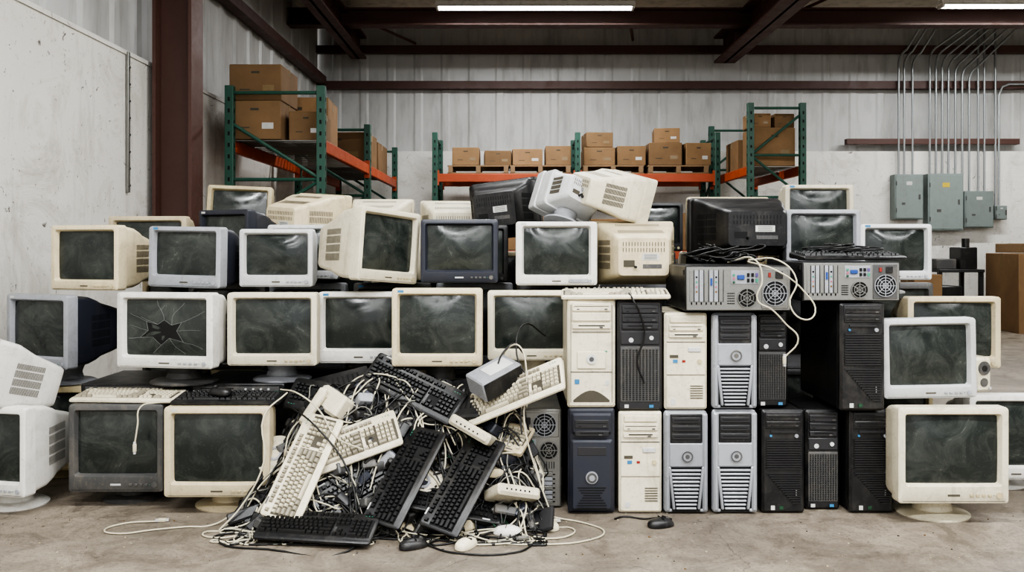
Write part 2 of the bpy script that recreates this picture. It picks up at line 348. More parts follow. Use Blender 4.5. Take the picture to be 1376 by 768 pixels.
        m.box((0,-.004,h*.84),(w*.86,.006,h*.25),METAL if flip==0 else DGREY,bev=.002)
        fz=h*.84; r=w*.27
        m.cyl((w*.1,-.007,fz),(0,1,0),r,.003,DARK,28)
        for q in (.25,.5,.75,1.0): m.ring((w*.1,-.009,fz),(0,-1,0),r*q-.0015,r*q+.001,.003,GREY,28)
        for a in range(4): m.box((w*.1,-.0105,fz),(r*2,.002,.0025),GREY,rot=(0,45*a,0))
        m.box((-w*.3,-.008,h*.88),(w*.16,.008,h*.07),BLACK,bev=.002); m.box((-w*.3,-.008,h*.79),(w*.10,.006,.010),RED)
        m.box((-w*.25,-.004,h*.56),(w*.3,.005,h*.26),GREY,bev=.001)
        for i,c in enumerate((PURP,TEAL,DARK,DARK,DARK,DARK)): 
            m.box((-w*.3+(i%2)*w*.12,-.008,h*(.67-.04*(i//2))),(w*.08,.005,.010),c)
        m.box((-w*.25,-.009,h*.52),(w*.10,.008,.03),BLUE,bev=.002); 
        for i,c in enumerate((TEAL,PINK,GREEN)): m.cyl((-w*.3+i*w*.08,-.008,h*.455),(0,1,0),.005,.006,c,12)
        r=w*.21; cx=w*.2
        m.cyl((cx,-.005,h*.58),(0,1,0),r,.003,DARK,24)
        for q in (.35,.65,.97): m.ring((cx,-.007,h*.58),(0,-1,0),r*q-.0012,r*q+.0012,.003,METAL,24)
        for a in range(3): m.box((cx,-.008,h*.58),(r*2,.002,.003),METAL,rot=(0,60*a,0))
        for i in range(7):
            zz=h*(.06+.046*i); m.box((-w*.06,-.004,zz),(w*.68,.005,h*.036),GREY if i%3 else METAL,bev=.001)
            m.box((-w*.06,-.0035,zz+h*.023),(w*.7,.004,.002),DARK)
            if i==4: m.box((-w*.15,-.008,zz),(.03,.006,.008),BLUE)
            if i in (1,5): 
                for j in range(4): m.cyl((-w*.25+j*.02,-.007,zz),(0,1,0),.004,.004,(DARK,TEAL,PINK,GOLD)[j],10)
            for j in range(3): m.box((w*.32,-.004,zz),(w*.05,.006,.004),DARK)
        for i in range(6):
            for j in range(5): m.cyl((w*.1+j*w*.055,-.0045,h*(.40+.012*i)),(0,1,0),.0022,.004,DARK,6)
    if style!='rear':
        m.box((0,d-.001,h*.5),(w-.016,.006,h-.016),METAL,bev=.002)
        m.cyl((w*.05,d+.003,h*.84),(0,1,0),w*.27,.003,DARK,20)
        for i in range(6): m.box((-w*.06,d+.003,h*(.06+.05*i)),(w*.68,.004,h*.036),LGREY)
    for sx in (-1,1):
        for yy in (.04,d-.05): m.box((sx*w*.35,yy,.0),(.02,.03,.004),BLACK)
    rot=(0,90,yaw) if horizontal else (0,0,yaw)
    return m.build('computer_tower',(x,y,z),rot)

# ------------------------------------------------------------ keyboards / mice
KBM={}
def kb_mesh(kind):
    if kind in KBM: return KBM[kind]
    case,k1,k2={'black':(BLACK,KEYB,KEYB),'cream':(CREAM,KEYC,KEYG),'beige':(BEIGE,KEYC,KEYC)}[kind]
    m=MB(); L,D=.455,.165
    def rg(s,z0,z1,e):
        out=[]
        for p,q in rrect(L-2*e,D-2*e,.012,2):
            t=(q+D/2)/D; out.append((p,q,z0 if s==0 else z0+(z1-z0)*t))
        return out
    m.loft([rg(0,0,0,.004),rg(0,.004,0,0),rg(1,.012,.022,0),rg(1,.016,.027,.005)],case,True,True)
    for xc,ww in ((-.0745,.287),(.111,.058),(.178,.077)):
        zf=lambda yy:.016+.011*((yy+D/2-.005)/(D-.01))+.0006
        m.add([(xc-ww/2,-.056,zf(-.056)),(xc+ww/2,-.056,zf(-.056)),(xc+ww/2,.040,zf(.040)),(xc-ww/2,.040,zf(.040))],[(0,1,2,3)],DARK if kind=='black' else SLOT)
    rows=[(.058,[1]+[('g',1)]+[1]*4+[('g',.5)]+[1]*4+[('g',.5)]+[1]*4+[('g',.25)]+[1]*3),
      (.030,[1]*13+[2]+[('g',.25)]+[1]*3+[('g',.25)]+[1]*4),
      (.011,[1.5]+[1]*12+[1.5]+[('g',.25)]+[1]*3+[('g',.25)]+[1]*4),
      (-.008,[1.75]+[1]*11+[2.25]+[('g',3.5)]+[1]*4),
      (-.027,[2.25]+[1]*10+[2.75]+[('g',1.25)]+[1]+[('g',1.25)]+[1]*4),
      (-.046,[1.5,1.25,1.25,6,1.25,1.25,1.25,1.25]+[('g',.25)]+[1]*3+[('g',.25)]+[2,1,1])]
    u=.0187
    for ri,(yy,ks) in enumerate(rows):
        xx=-L/2+.014; zt=.012+.010*((yy+D/2)/D)+.003
        for i,k in enumerate(ks):
            if isinstance(k,tuple): xx+=k[1]*u; continue
            w=k*u-.0018; cx=xx+k*u/2; hh=.0165; a,b=w/2,hh/2; c,d=a-.003,b-.003; z1=zt+.010
            mat=k1 if (k in (1,6) and ri>0 ) else k2
            m.add([(cx-a,yy-b,zt),(cx+a,yy-b,zt),(cx+a,yy+b,zt),(cx-a,yy+b,zt),(cx-c,yy-d+.001,z1),(cx+c,yy-d+.001,z1),(cx+c,yy+d+.001,z1),(cx-c,yy+d+.001,z1)],
              [(4,5,6,7),(0,1,5,4),(1,2,6,5),(2,3,7,6),(3,0,4,7)],mat)
            xx+=k*u
    for i in range(3): m.box((.175+.012*i,.062,.0275),(.005,.003,.001),TEAL)
    m.box((-.17,.074,.0275),(.03,.006,.001),LGREY if kind=='black' else DGREY)
    for sx in (-1,1): m.box((sx*.18,.06,-.003),(.02,.02,.008),DARK)
    o=m.build('tmp'); me=o.data; bpy.data.objects.remove(o); me.name='keyboard_'+kind; KBM[kind]=me; return me
def kb(kind,a,b,nrm):
    a=Vector(a); b=Vector(b); u=(b-a).normalized(); n=Vector(nrm); n=(n-u*n.dot(u)).normalized(); v=n.cross(u)
    M=Matrix((u,v,n)).transposed().to_4x4(); M.translation=(a+b)/2
    return place(kb_mesh(kind),'computer_keyboard',mtx=M)
def mouse(x,y,z,yaw,mat,tilt=0):
    m=MB(); n=24; rings=[]
    for t,s in ((0,.93),(.1,1),(.35,.99),(.6,.9),(.8,.72),(.93,.45),(1,.12)):
        rings.append([(s*.031*math.copysign(abs(math.cos(2*math.pi*i/n))**.8,math.cos(2*math.pi*i/n)),s*.056*math.copysign(abs(math.sin(2*math.pi*i/n))**.85,math.sin(2*math.pi*i/n))-.006*t,.036*t) for i in range(n)])
    m.loft(rings,mat,True,True)
    m.box((0,.026,.030),(.0012,.05,.012),DARK,rot=(-22,0,0)); m.box((0,.0,.0345),(.052,.0012,.006),DARK)
    m.cyl((0,.028,.029),(1,0,0),.009,.007,DGREY,14)
    return m.build('computer_mouse',(x,y,z),(tilt,0,yaw))

# ------------------------------------------------------------ room
def slab(name,c,d,mat,bev=0): 
    m=MB(); m.box(c,d,mat,bev=bev); return m.build(name)
LY=-.65; LL=26.7
slab('floor',(2.9,LY,-.05),(11.7,LL,.1),CONC)
slab('wall_left',(-2.85,LY,1.24),(.2,LL,2.48),PLAS)
slab('wall_back',(2.9,12.6,1.25),(11.7,.2,2.5),PLAS)
slab('wall_right',(8.65,LY,2.15),(.2,LL,4.3),PLAS)
def corr(name,p,u,L,z0,z1,nrm,pitch=.3,amp=.025):
    m=MB(); u=Vector(u); nr=Vector(nrm); pts=[]; s=0
    while s<L:
        for a,b in ((0,0),(.62,0),(.7,1),(.9,1),(.98,0)):
            if s+a*pitch<=L: pts.append((s+a*pitch,b*amp))
        s+=pitch
    vs=[]
    for a,b in pts:
        q=Vector(p)+u*a+nr*b; vs+=[(q.x,q.y,z0),(q.x,q.y,z1)]
    m.add(vs,[(2*i,2*i+2,2*i+3,2*i+1) for i in range(len(pts)-1)],SIDE); return m.build(name,sharp=15)
corr('wall_left_siding',(-2.86,-14,0),(0,1,0),26.6,2.48,4.31,(1,0,0),.45,.02)
corr('wall_back_siding',(-2.9,12.6,0),(1,0,0),11.6,2.5,4.31,(0,-1,0),.4,.012)
slab('trim_left_ledge',(-2.80,LY,2.495),(.12,LL,.03),PLAS)
slab('ceiling',(2.9,LY,4.36),(11.7,LL,.1),CEILM)
m=MB()
for yy in (-12.5,-10.5,-8.5,-6.5,-4.5,-2.5,-.5,1.5,3.5,5.5,7.5,9.3): 
    m.box((2.9,yy,4.22),(11.5,.06,.17),STEELRED); m.box((2.9,yy+.04,4.14),(11.5,.12,.015),STEELRED)
m.build('ceiling_purlins')
m=MB(); m.box((2.9,10.95,4.03),(11.5,.03,.20),STEELRED)
for zz in (3.93,4.13): m.box((2.9,10.95,zz),(11.5,.2,.02),STEELRED)
m.build('trim_girder')
slab('trim_eave_beam',(2.9,12.46,3.97),(11.5,.1,.11),STEELRED)
def ibeam(name,x,y0,y1,z0,z1,w):
    m=MB(); yc=(y0+y1)/2; L=y1-y0
    m.box((x,yc,(z0+z1)/2),(.03,L,z1-z0),STEELRED); m.box((x,yc,z0+.015),(w,L,.03),STEELRED); m.box((x,yc,z1-.015),(w,L,.03),STEELRED)
    for k in range(int(L/2)): m.box((x,y0+1+2*k,(z0+z1)/2),(w*.9,.015,z1-z0-.06),STEELRED)
    return m.build(name)
ibeam('roof_rafter',3.05,-13.8,12.3,3.74,4.12,.30)
ibeam('roof_rafter',-2.2,-13.8,12.3,3.80,4.12,.22)
m=MB()
m.box((-2.555,6.55,2.15),(.28,.025,4.3),STEELRED)
for xx in (-2.69,-2.42): m.box((xx,6.55,2.15),(.025,.24,4.3),STEELRED)
m.box((-2.56,6.55,.02),(.36,.4,.03),STEELRED)
m.build('steel_column')
slab('trim_girt_back',(2.9,12.5,3.46),(11.5,.12,.11),STEELRED)
slab('trim_girt_back_low',(6.1,12.44,2.63),(2.5,.1,.08),STEELRED)
slab('trim_girt_left',(-2.76,9.6,3.52),(.12,5.7,.11),STEELRED)
m=MB()
m.tube((-2.1,11,4.1),(-1.4,12.4,4.05),.02,STEELRED); m.tube((1.2,9.4,4.2),(1.75,12.4,4.1),.02,STEELRED); m.tube((4.3,9.4,4.2),(3.2,12.4,4.1),.02,STEELRED)
m.build('roof_brace_rods')
m=MB(); m.box((-2.735,6.10,2.0),(.02,.03,1.0),METAL,bev=.003)
for k in range(8): m.cyl((-2.722,6.10,1.55+.12*k),(1,0,0),.008,.01,DGREY,8)
m.build('wall_bracket_strip')

def fixture(x,y,z=4.0,L=2.44,pw=60,rotz=0):
    m=MB(); m.box((0,0,.05),(L,.16,.06),WHITE,bev=.01)
    for s in (-1,1): m.box((0,s*.075,.03),(L,.01,.05),WHITE,rot=(s*25,0,0))
    for s in (-.035,.035): m.cyl((0,s,.005),(1,0,0),.016,L*.97,TUBE,12)
    for s in (-1,1): m.box((s*L*.49,0,.01),(.03,.14,.05),WHITE,bev=.004); m.tube((s*L*.35,0,.07),(s*L*.35,0,.28),.004,METAL)
    m.build('fluorescent_light_fixture',(x,y,z),(0,0,rotz))
    ld=bpy.data.lights.new('fluorescent_glow','AREA'); ld.shape='RECTANGLE'; ld.size=L; ld.size_y=.14; ld.energy=pw; ld.color=(.975,.99,1)
    lo=bpy.data.objects.new('fluorescent_lamp',ld); COL.objects.link(lo); lo.location=(x,y,z-.03); lo.rotation_euler=(0,0,math.radians(rotz))
fixture(.28,10.4,4.0,2.42,120); fixture(6.4,10.4,4.02,2.42,125)
for yy in (-9,-5,-1.6,1.4): 
    for xx in (-.9,2.6) if yy<-3 else (-1.1,1.7,4.6): fixture(xx,yy,4.02,2.42,155)
fixture(.2,5.4,4.02,2.42,85); fixture(4.4,6.2,4.02,2.42,105)

def panel(x,z0,z1,w,lab=None):
    m=MB(); d=.16; h=z1-z0; y=12.495-d/2
    m.box((x,y,(z0+z1)/2),(w,d,h),PANEL,bev=.006); m.box((x,y-d/2-.004,(z0+z1)/2),(w*.93,.012,h*.95),PANEL,bev=.004)
    m.box((x+w*.36,y-d/2-.012,(z0+z1)/2),(.02,.015,.07),DGREY)
    m.box((x,y-d/2-.011,z0+h*.8),(w*.2,.003,h*.08),YEL if lab else STICK); m.box((x-w*.2,y-d/2-.011,z0+h*.35),(w*.12,.003,h*.05),DGREY)
    for k in range(2): m.cyl((x-w*.45,y-d/2-.01,z0+h*(.2+.6*k)),(0,0,1),.008,.06,DGREY,8)
    m.build('electrical_panel')
panel(5.72,1.5,2.15,.41); panel(6.25,1.34,2.16,.51,1); panel(6.73,1.38,1.91,.42); panel(7.05,1.5,1.7,.17)
def curve(name,paths,r,mat,smooth=True,res=5,bres=2):
    cu=bpy.data.curves.new(name,'CURVE'); cu.dimensions='3D'; cu.bevel_depth=r; cu.bevel_resolution=bres; cu.resolution_u=res; cu.use_fill_caps=True
    for p in paths:
        if smooth:
            s=cu.splines.new('BEZIER'); s.bezier_points.add(len(p)-1)
            for bp,c in zip(s.bezier_points,p): bp.co=c; bp.handle_left_type='AUTO'; bp.handle_right_type='AUTO'
        else:
            s=cu.splines.new('POLY'); s.points.add(len(p)-1)
            for bp,c in zip(s.points,p): bp.co=(*c,1)
    cu.materials.append(mat); o=bpy.data.objects.new(name,cu); COL.objects.link(o); return o
def arc(p,cy=12.40):
    x,z0,zb,dx=p; out=[(x,cy,z0),(x,cy,zb)]
    for k in range(1,6):
        a=k/5*math.pi/2*.65; out.append((x+.25*(1-math.cos(a)),cy,zb+.25*math.sin(a)))
    out.append((x+dx,cy-.1,4.29)); return out
ps=[arc((5.60,2.15,3.75,.28)),arc((5.68,2.15,3.72,.30)),arc((5.80,2.15,3.70,.32))]
for k,x in enumerate((6.05,6.14,6.23,6.32,6.42,6.52,6.62)): ps.append(arc((x,2.16 if x<6.5 else 1.91,3.78-.05*k+.02,.5+.03*k)))
ps+= [[(6.75,12.40,1.91),(6.75,12.40,4.28)],[(6.84,12.40,1.91),(6.84,12.40,4.28)],
      [(7.05,12.40,1.7),(7.05,12.40,3.3),(7.1,12.40,3.42),(7.2,12.40,3.46),(8.5,12.40,3.46)],
      [(7.0,12.40,1.7),(7.0,12.40,4.28)]]
curve('electrical_conduits',ps,.016,COND,False)

# ------------------------------------------------------------ racks & cartons
def rack(x0,x1,ys,ztop,beamz,along='y',name='pallet_rack'):
    m=MB()
    P=(lambda a,b,z:(a,b,z)) if along=='y' else (lambda a,b,z:(b,a,z))
    S=P
    for yy in ys:
        for xx in (x0,x1):
            m.box(P(xx,yy,ztop/2),S(.075,.07,ztop),RGREEN,bev=.004); m.box(P(xx,yy,.006),S(.12,.12,.012),RGREEN)
            k=.1
            while k<ztop-.05:
                for dx in (-.038,.038): m.box(P(xx+dx,yy,k),S(.002,.018,.035),DARK)
                for dy in (-.0355,.0355): m.box(P(xx,yy+dy,k),S(.018,.002,.035),DARK)
                k+=.1
        z=.2; s=0
        while z+.5<ztop:
            m.tube(P(x0,yy,z),P(x1,yy,z),.016,RGREEN); a,b=(x0,x1) if s%2==0 else (x1,x0); m.tube(P(a,yy,z),P(b,yy,z+.5),.016,RGREEN); z+=.5; s+=1
        m.tube(P(x0,yy,ztop-.06),P(x1,yy,ztop-.06),.016,RGREEN)
    for y0,y1 in zip(ys,ys[1:]):
        for z in beamz:
            for xx in (x0,x1):
                m.box(P(xx,(y0+y1)/2,z),S(.05,y1-y0-.07,.11),RORANGE,bev=.006)
                for ye in (y0+.045,y1-.045): m.box(P(xx,ye,z),S(.06,.02,.2),RORANGE)
            n=int((y1-y0)/.12)
            for i in range(n): m.box(P((x0+x1)/2,y0+.08+i*(y1-y0-.16)/max(1,n-1),z+.05),S(x1-x0,.02,.008),METAL)
    return m.build(name)
rack(-2.47,-1.67,(7.5,9.9,12.2),2.52,(1.0,2.0))
rack(11.35,12.2,(-1.02,.87,2.72),2.62,(1.0,2.02),along='x')
rack(2.84,3.46,(10.2,12.2),2.82,(1.0,2.02))
def carton(x,y,z,w,d,h,yaw=0,mat=CARD,lab=True):
    m=MB(); m.box((0,0,h/2),(w,d,h),mat,bev=.006)
    m.box((0,0,h+.001),(w*.99,.003,.002),DARK); m.box((0,0,h+.001),(w,.05,.0015),TAPE)
    for s in (-1,1):
        m.box((s*(w/2),0,h*.9),(.002,.05,h*.2),TAPE); m.box((0,s*(d/2+.0005),h*.78),(w*.16,.002,h*.06),SLOT)
        if lab: m.box((-s*w*.25,s*(d/2+.0005),h*.35),(w*.22,.002,h*.16),TAPE if (w*37+h*91)%1<.6 else STICK); m.box((s*w*.2,s*(d/2+.0005),h*.3),(w*.2,.002,h*.03),SLOT)
    return m.build('cardboard_box',(x,y,z),(0,0,yaw))
def pallet(x,y,z,w=.8,d=.75):
    m=MB()
    for i in range(6): m.box((0,-d/2+.05+i*(d-.1)/5,.105),(w,.09,.018),WOOD)
    for sx in (-1,0,1): m.box((sx*(w/2-.04),0,.056),(.06,d,.08),WOOD)
    for i in range(3): m.box((0,-d/2+.05+i*(d-.1)/2,.009),(w,.09,.018),WOOD)
    return m.build('wooden_pallet',(x,y,z))
zs=2.06
carton(-2.27,7.85,zs,.46,.6,.34); carton(-2.27,7.86,zs+.345,.46,.58,.32); carton(-1.86,7.9,zs,.3,.5,.26,4)
carton(-2.1,8.6,zs,.6,.6,.5,3); carton(-2.05,10.4,zs,.7,.6,.4,-3); carton(-2.05,11.2,zs,.7,.6,.38); carton(-2.0,11.8,zs,.5,.4,.42)
for x,y,w,h in ((-2.1,8.1,.6,.45),(-2.1,8.9,.6,.4),(-2.0,10.5,.6,.5),(-2.05,11.4,.6,.4)): carton(x,y,1.06,w,.55,h,mat=CHAR,lab=False)
zc=2.08
for px,w in ((-.45,.8),(1.35,.8),(2.22,.8),(.38,.8)): pallet(px,11.78,zc,.82,.75)
zp=zc+.116
carton(1.17,11.7,zp,.42,.5,.24); carton(1.16,11.7,zp+.245,.36,.45,.2,4); carton(1.60,11.7,zp,.38,.5,.26)
carton(.20,11.7,zp,.40,.5,.22,2); carton(.62,11.7,zp,.34,.5,.26)
carton(2.05,11.7,zp,.44,.55,.30); carton(2.48,11.7,zp,.34,.5,.30,4); carton(2.1,11.7,zp+.305,.34,.4,.2,-5)
carton(-.62,11.7,zp,.36,.5,.24); carton(-.2,11.72,zp,.36,.5,.2,3)
for x,w,h in ((-.6,.5,.45),(.0,.5,.38),(.55,.4,.5),(1.3,.6,.42),(2.1,.5,.5)): carton(x,11.75,1.06,w,.6,h)
carton(3.15,10.52,2.08,.5,.45,.46,2); carton(3.0,10.5,2.55,.26,.3,.17); carton(3.3,10.52,2.55,.24,.3,.17); carton(3.15,11.3,2.08,.5,.6,.4); carton(3.15,10.6,1.06,.5,.5,.42); carton(3.15,11.4,1.06,.5,.5,.5)
carton(6.95,11.3,0,.95,.85,1.02,-3); carton(6.9,11.3,1.03,.7,.6,.12,4,mat=WOOD,lab=False); carton(5.35,11.2,.0,.36,.4,.75)
m=MB(); m.box((6.1,11.9,.78),(.62,.6,.04),CHAR,bev=.004)
for a in (-.28,.28):
    for b in (-.25,.25): m.box((6.1+a,11.9+b,.38),(.05,.05,.76),CHAR)
m.box((6.1,11.9,.25),(.6,.55,.03),CHAR); m.box((5.98,11.85,.42),(.3,.4,.3),BLACK,bev=.01); m.box((6.27,11.9,.95),(.24,.3,.3),BLACK,bev=.01); m.box((5.95,11.9,.87),(.28,.35,.14),DGREY,bev=.01); m.cyl((6.25,11.8,1.16),(0,0,1),.05,.12,BLACK)
m.build('workbench')
m=MB(); m.box((4.6,11.9,1.0),(1.2,.6,.04),WOOD,bev=.004); 
for a in (-.55,.55):
    for b in (-.25,.25): m.box((4.6+a,11.9+b,.5),(.05,.05,1.0),DGREY)
m.box((4.35,11.85,1.13),(.4,.4,.22),CARD,bev=.006); m.box((4.95,11.85,1.1),(.3,.3,.16),BLACK,bev=.006)
m.build('storage_table')
carton(7.95,11.6,0,.7,.7,.7); carton(7.95,11.6,.71,.6,.6,.5,4)

# ------------------------------------------------------------ monitors, bottom layer
crt(-2.195,3.55,.085,.41,.37,yaw=-12,bez=WHITE,stand=.085)
crt(-1.69,3.65,.07,.405,.375,bez=DGREY,stand=.07,style=1)
crt(-1.225,3.55,.077,.44,.375,bez=BEIGE,stand=.077)
crt(1.765,3.42,.09,.443,.385,bez=CREAM,stand=.09,style=1)
crt(2.285,3.88,.06,.42,.385,bez=WHITE,stand=.06)
crt(-2.32,3.58,.465,.38,.29,yaw=-52,roll=-4,pitch=-16,bez=WHITE,d=.34)
crt(-.80,3.95,.06,.42,.43,bez=DGREY,stand=.06); crt(-.36,3.95,.06,.41,.43,bez=BLACK,stand=.06,yaw=3); crt(.07,4.10,.06,.40,.43,bez=DGREY,stand=.06)
crt(-2.22,4.08,.05,.42,.40,bez=TAN,stand=.05)
for x,w in ((-1.72,.44),(-1.24,.43)):
    m=MB(); m.box((0,0,.022),(w,.42,.044),BLACK,bev=.005); m.box((0,-.211,.022),(w*.9,.003,.02),DGREY); m.box((-w*.2,-.213,.024),(w*.35,.002,.004),DARK)
    for i in range(4): m.cyl((w*(.1+.08*i),-.213,.02),(0,1,0),.005,.004,LGREY,10)
    m.build('video_recorder',(x,4.06,.456))
# second layer
crt(-2.24,4.03,.545,.40,.345,yaw=-22,bez=GREY,body=NAVY,stand=.09)
crt(-1.52,3.74,.585,.455,.33,yaw=-9,bez=WHITE,stand=.084,broken=2,d=.36,smat=DGREY)
crt(-1.066,3.80,.587,.40,.325,bez=CREAM,stand=.085,smat=GREY)
crt(-.70,3.90,.585,.37,.325,bez=WHITE,stand=.09,style=1,smat=DGREY)
crt(-.326,3.72,.595,.395,.34,bez=BEIGE,stand=.10,smat=DGREY)
crt(.09,3.92,.595,.405,.32,bez=CREAM,stand=.10)
crt(1.752,3.58,.482,.39,.335,roll=-1,bez=LGREY)
crt(2.13,4.12,.53,.45,.345,bez=BEIGE,stand=.08)
# third layer
crt(-2.07,4.14,.905,.385,.315,yaw=-14,bez=BEIGE,stand=.0)
crt(-1.535,4.0,.925,.38,.285,yaw=-13,bez=GREY,body=NAVY,style=1,roll=1)
crt(-1.12,4.06,.925,.35,.275,bez=LGREY,style=1)
crt(-.56,3.87,.955,.36,.33,yaw=50,roll=5,bez=CREAM)
crt(-.244,3.96,.948,.36,.295,bez=NAVY,stand=0,style=1)
crt(.206,3.96,.937,.378,.295,bez=WHITE,stand=0,style=2)
crt(.60,4.28,.93,.39,.31,yaw=180,bez=BEIGE)
crt(1.85,4.12,.955,.345,.27,bez=LGREY,stand=.07)
crt(1.50,4.12,1.01,.36,.285,bez=GREY,body=NAVY,stand=.1)
# fourth layer and behind
crt(-1.96,4.60,.945,.42,.335,bez=BEIGE,stand=.02)
crt(-1.56,4.86,1.165,.36,.30,yaw=6,pitch=-6,roll=2,bez=TAN,stand=.07)
crt(-1.52,4.50,.945,.34,.365,yaw=-25,bez=NAVY)
crt(-1.09,5.02,1.09,.36,.33,yaw=150,roll=-4,bez=BEIGE)
crt(-1.09,4.46,.945,.37,.285,bez=LGREY)
crt(-.76,5.12,1.085,.36,.31,yaw=178,bez=CREAM)
crt(-.644,4.36,.945,.37,.30,bez=CREAM)
crt(-.36,5.12,1.085,.37,.30,yaw=185,bez=CREAM)
crt(-.2,4.46,.93,.36,.30,bez=BLACK)
crt(.00,4.80,1.165,.38,.32,yaw=165,roll=6,bez=BLACK,d=.3)
crt(.24,4.50,.93,.33,.27,bez=BLACK)
crt(.20,4.36,1.245,.30,.21,yaw=205,pitch=12,roll=-24,bez=LGREY,d=.27,stand=.05,smat=GREY)
crt(.59,4.33,1.250,.36,.23,yaw=112,pitch=10,roll=-12,bez=CREAM,d=.32)
crt(.80,4.75,1.09,.30,.27,bez=CHAR)
crt(1.20,4.74,1.09,.45,.30,bez=BEIGE)
crt(1.12,4.38,1.07,.46,.29,yaw=183,bez=BLACK,d=.40)
crt(1.66,4.62,1.165,.37,.285,bez=CREAM,stand=.07)
k=0
for x in (-1.52,-1.09,-.64,-.2,.24,.68,1.12,1.6,2.06):
    for z in (0,.462):
        crt(x,4.56 if x<1.3 else 4.6,z,.41,.46,bez=(TAN,DGREY,BLACK,GREY)[k%4]); k+=1
for x in (-1.96,-1.5,-1.05,-.6,-.15,.3,.75,1.2,1.68):
    for z in (0,.363,.726) if x>-1.9 else (0,.46):
        crt(x,5.02,z,.42,.36 if x>-1.9 else .46,bez=(CREAM,GREY,DGREY,BEIGE)[k%4]); k+=1

# ------------------------------------------------------------ towers
Y=3.58
tower(.12,3.66,.004,.185,.42,style='rear',case=METAL)
tower(.332,Y,.004,.196,.436,style='rounded',front=NAVY,case=BLACK)
tower(.537,Y,.004,.18,.424,style='flat',front=CREAM)
tower(.727,Y,.004,.182,.427,style='workstation',front=SILVER,case=BLACK)
tower(.931,Y,.004,.186,.43,style='workstation',front=SILVER,case=BLACK)
tower(1.135,Y,.004,.178,.43,style='ribbed',front=BLACK)
tower(1.318,3.63,.004,.145,.42,style='office',front=BLACK)
tower(1.505,Y,.004,.185,.43,style='ribbed',front=BLACK)
tower(.332,Y,.444,.2,.452,style='classic',front=CREAM)
tower(.535,Y,.432,.188,.46,style='office',front=CHAR,case=BLACK)
tower(.727,Y,.436,.178,.404,style='flat',front=CREAM)
tower(.93,Y,.438,.186,.402,style='workstation',front=SILVER,case=BLACK)
tower(1.10,3.62,.438,.135,.402,style='office',front=BLACK)
tower(1.45,3.54,.438,.185,.446,d=.5,style='ribbed',front=BLACK)
tower(.715,3.54,.845+.098,.19,.44,style='rear',case=BLACK,horizontal=True)
tower(1.20,3.54,.888+.084,.165,.405,d=.5,style='rear',case=CHAR,horizontal=True,flip=1)

# ------------------------------------------------------------ keyboards
kb('cream',(-1.9,3.76,.452),(-1.45,3.73,.452),(0,-.06,1)); kb('black',(-1.43,3.66,.457),(-.98,3.66,.457),(0,-.05,1))
kb('cream',(.21,3.66,.90),(.665,3.63,.905),(0,-.08,1))
kb('black',(1.22,3.66,1.063),(1.66,3.70,1.063),(0,-.05,1))
kb('black',(-.625,3.77,.58),(-.225,3.62,.42),(-.15,-.70,.70))
kb('cream',(-.16,3.62,.42),(.20,3.49,.59),(-.3,-.6,.75))
kb('cream',(-.895,3.30,.06),(-.775,3.58,.40),(-.1,-.8,.6))
kb('cream',(-.88,3.50,.22),(-.48,3.55,.36),(-.1,-.75,.65))
kb('black',(-.50,3.27,.05),(-.34,3.57,.345),(-.25,-.72,.65))
kb('black',(-.275,3.25,.04),(-.10,3.54,.31),(-.2,-.75,.65))
kb('black',(-.965,3.28,.045),(-.51,3.22,.040),(.0,-.30,.95))
kb('black',(-.05,3.42,.06),(-.48,3.42,.14),(-.1,-.5,.85)); kb('beige',(.02,3.60,.30),(-.3,3.72,.36),(.1,-.6,.8))
kb('black',(-.75,3.42,.08),(-.42,3.56,.24),(.2,-.7,.7)); kb('black',(-.55,3.66,.42),(-.95,3.74,.47),(.0,-.7,.7))
mouse(-.365,3.18,0,-60,BLACK); mouse(-.17,3.185,0,-30,CREAM); mouse(.595,3.42,0,-70,BLACK); mouse(.14,3.40,.0,40,CREAM); mouse(-1.24,3.64,.488,60,BLACK); mouse(-.02,3.33,0,80,WHITE)

# ------------------------------------------------------------ scrap heap
def H(x,y):
    t=max(0,min(1,(y-3.28)/.52)); t=t*t*(3-2*t)
    e=max(0,min(1,(x+1.14)/.25))*max(0,min(1,(.12-x)/.15+.35)); e=min(1,e)
    return (.51+.04*math.sin(x*9))*t*e
m=MB(); mats=[BLACK]*7+[CHAR]*6+[DGREY]*4+[NAVY]*2+[BEIGE,GREY]
for i in range(430):
    x=R.uniform(-1.10,.10); y=R.uniform(3.32,3.9); h=H(x,y)
    if h<.03: continue
    z=max(.02,h-R.uniform(.015,.09)); 
    if x>.0 and y>3.6: continue
    k=R.random(); mt=R.choice(mats); rot=(R.uniform(-60,60),R.uniform(-50,50),R.uniform(0,180))
    if k<.55: m.box((x,y,z),(R.uniform(.06,.17),R.uniform(.05,.12),R.uniform(.015,.05)),mt,rot=rot,bev=.006,n=2)
    elif k<.58:
        m.box((x,y,z),(.10,.07,.003),GREEN,rot=rot)
        old=m.M; m.M=Matrix.Translation((x,y,z))@Euler([math.radians(a) for a in rot]).to_matrix().to_4x4()
        for j in range(7): m.box((R.uniform(-.04,.04),R.uniform(-.03,.03),.005),(R.uniform(.006,.02),R.uniform(.006,.02),.008),R.choice([BLACK,METAL,GOLD]))
        m.M=old
    elif k<.66: m.cyl((x,y,z),(R.uniform(-1,1),R.uniform(-1,0),R.uniform(.2,1)),R.uniform(.010,.03),R.uniform(.02,.07),mt,18)
    elif k<.72: m.ring((x,y,z),(R.uniform(-1,1),R.uniform(-1,0),R.uniform(.2,1)),.03,.045,.012,BLACK)
    else:
        old=m.M; m.M=Matrix.Translation((x,y,z))@Euler([math.radians(a) for a in rot]).to_matrix().to_4x4()
        m.box((0,0,0),(.13,.07,.035),mt,bev=.008,n=2)
        for j in range(6): m.box((-.045+.018*j,0,.018),(.006,.04,.002),DARK)
        m.M=old
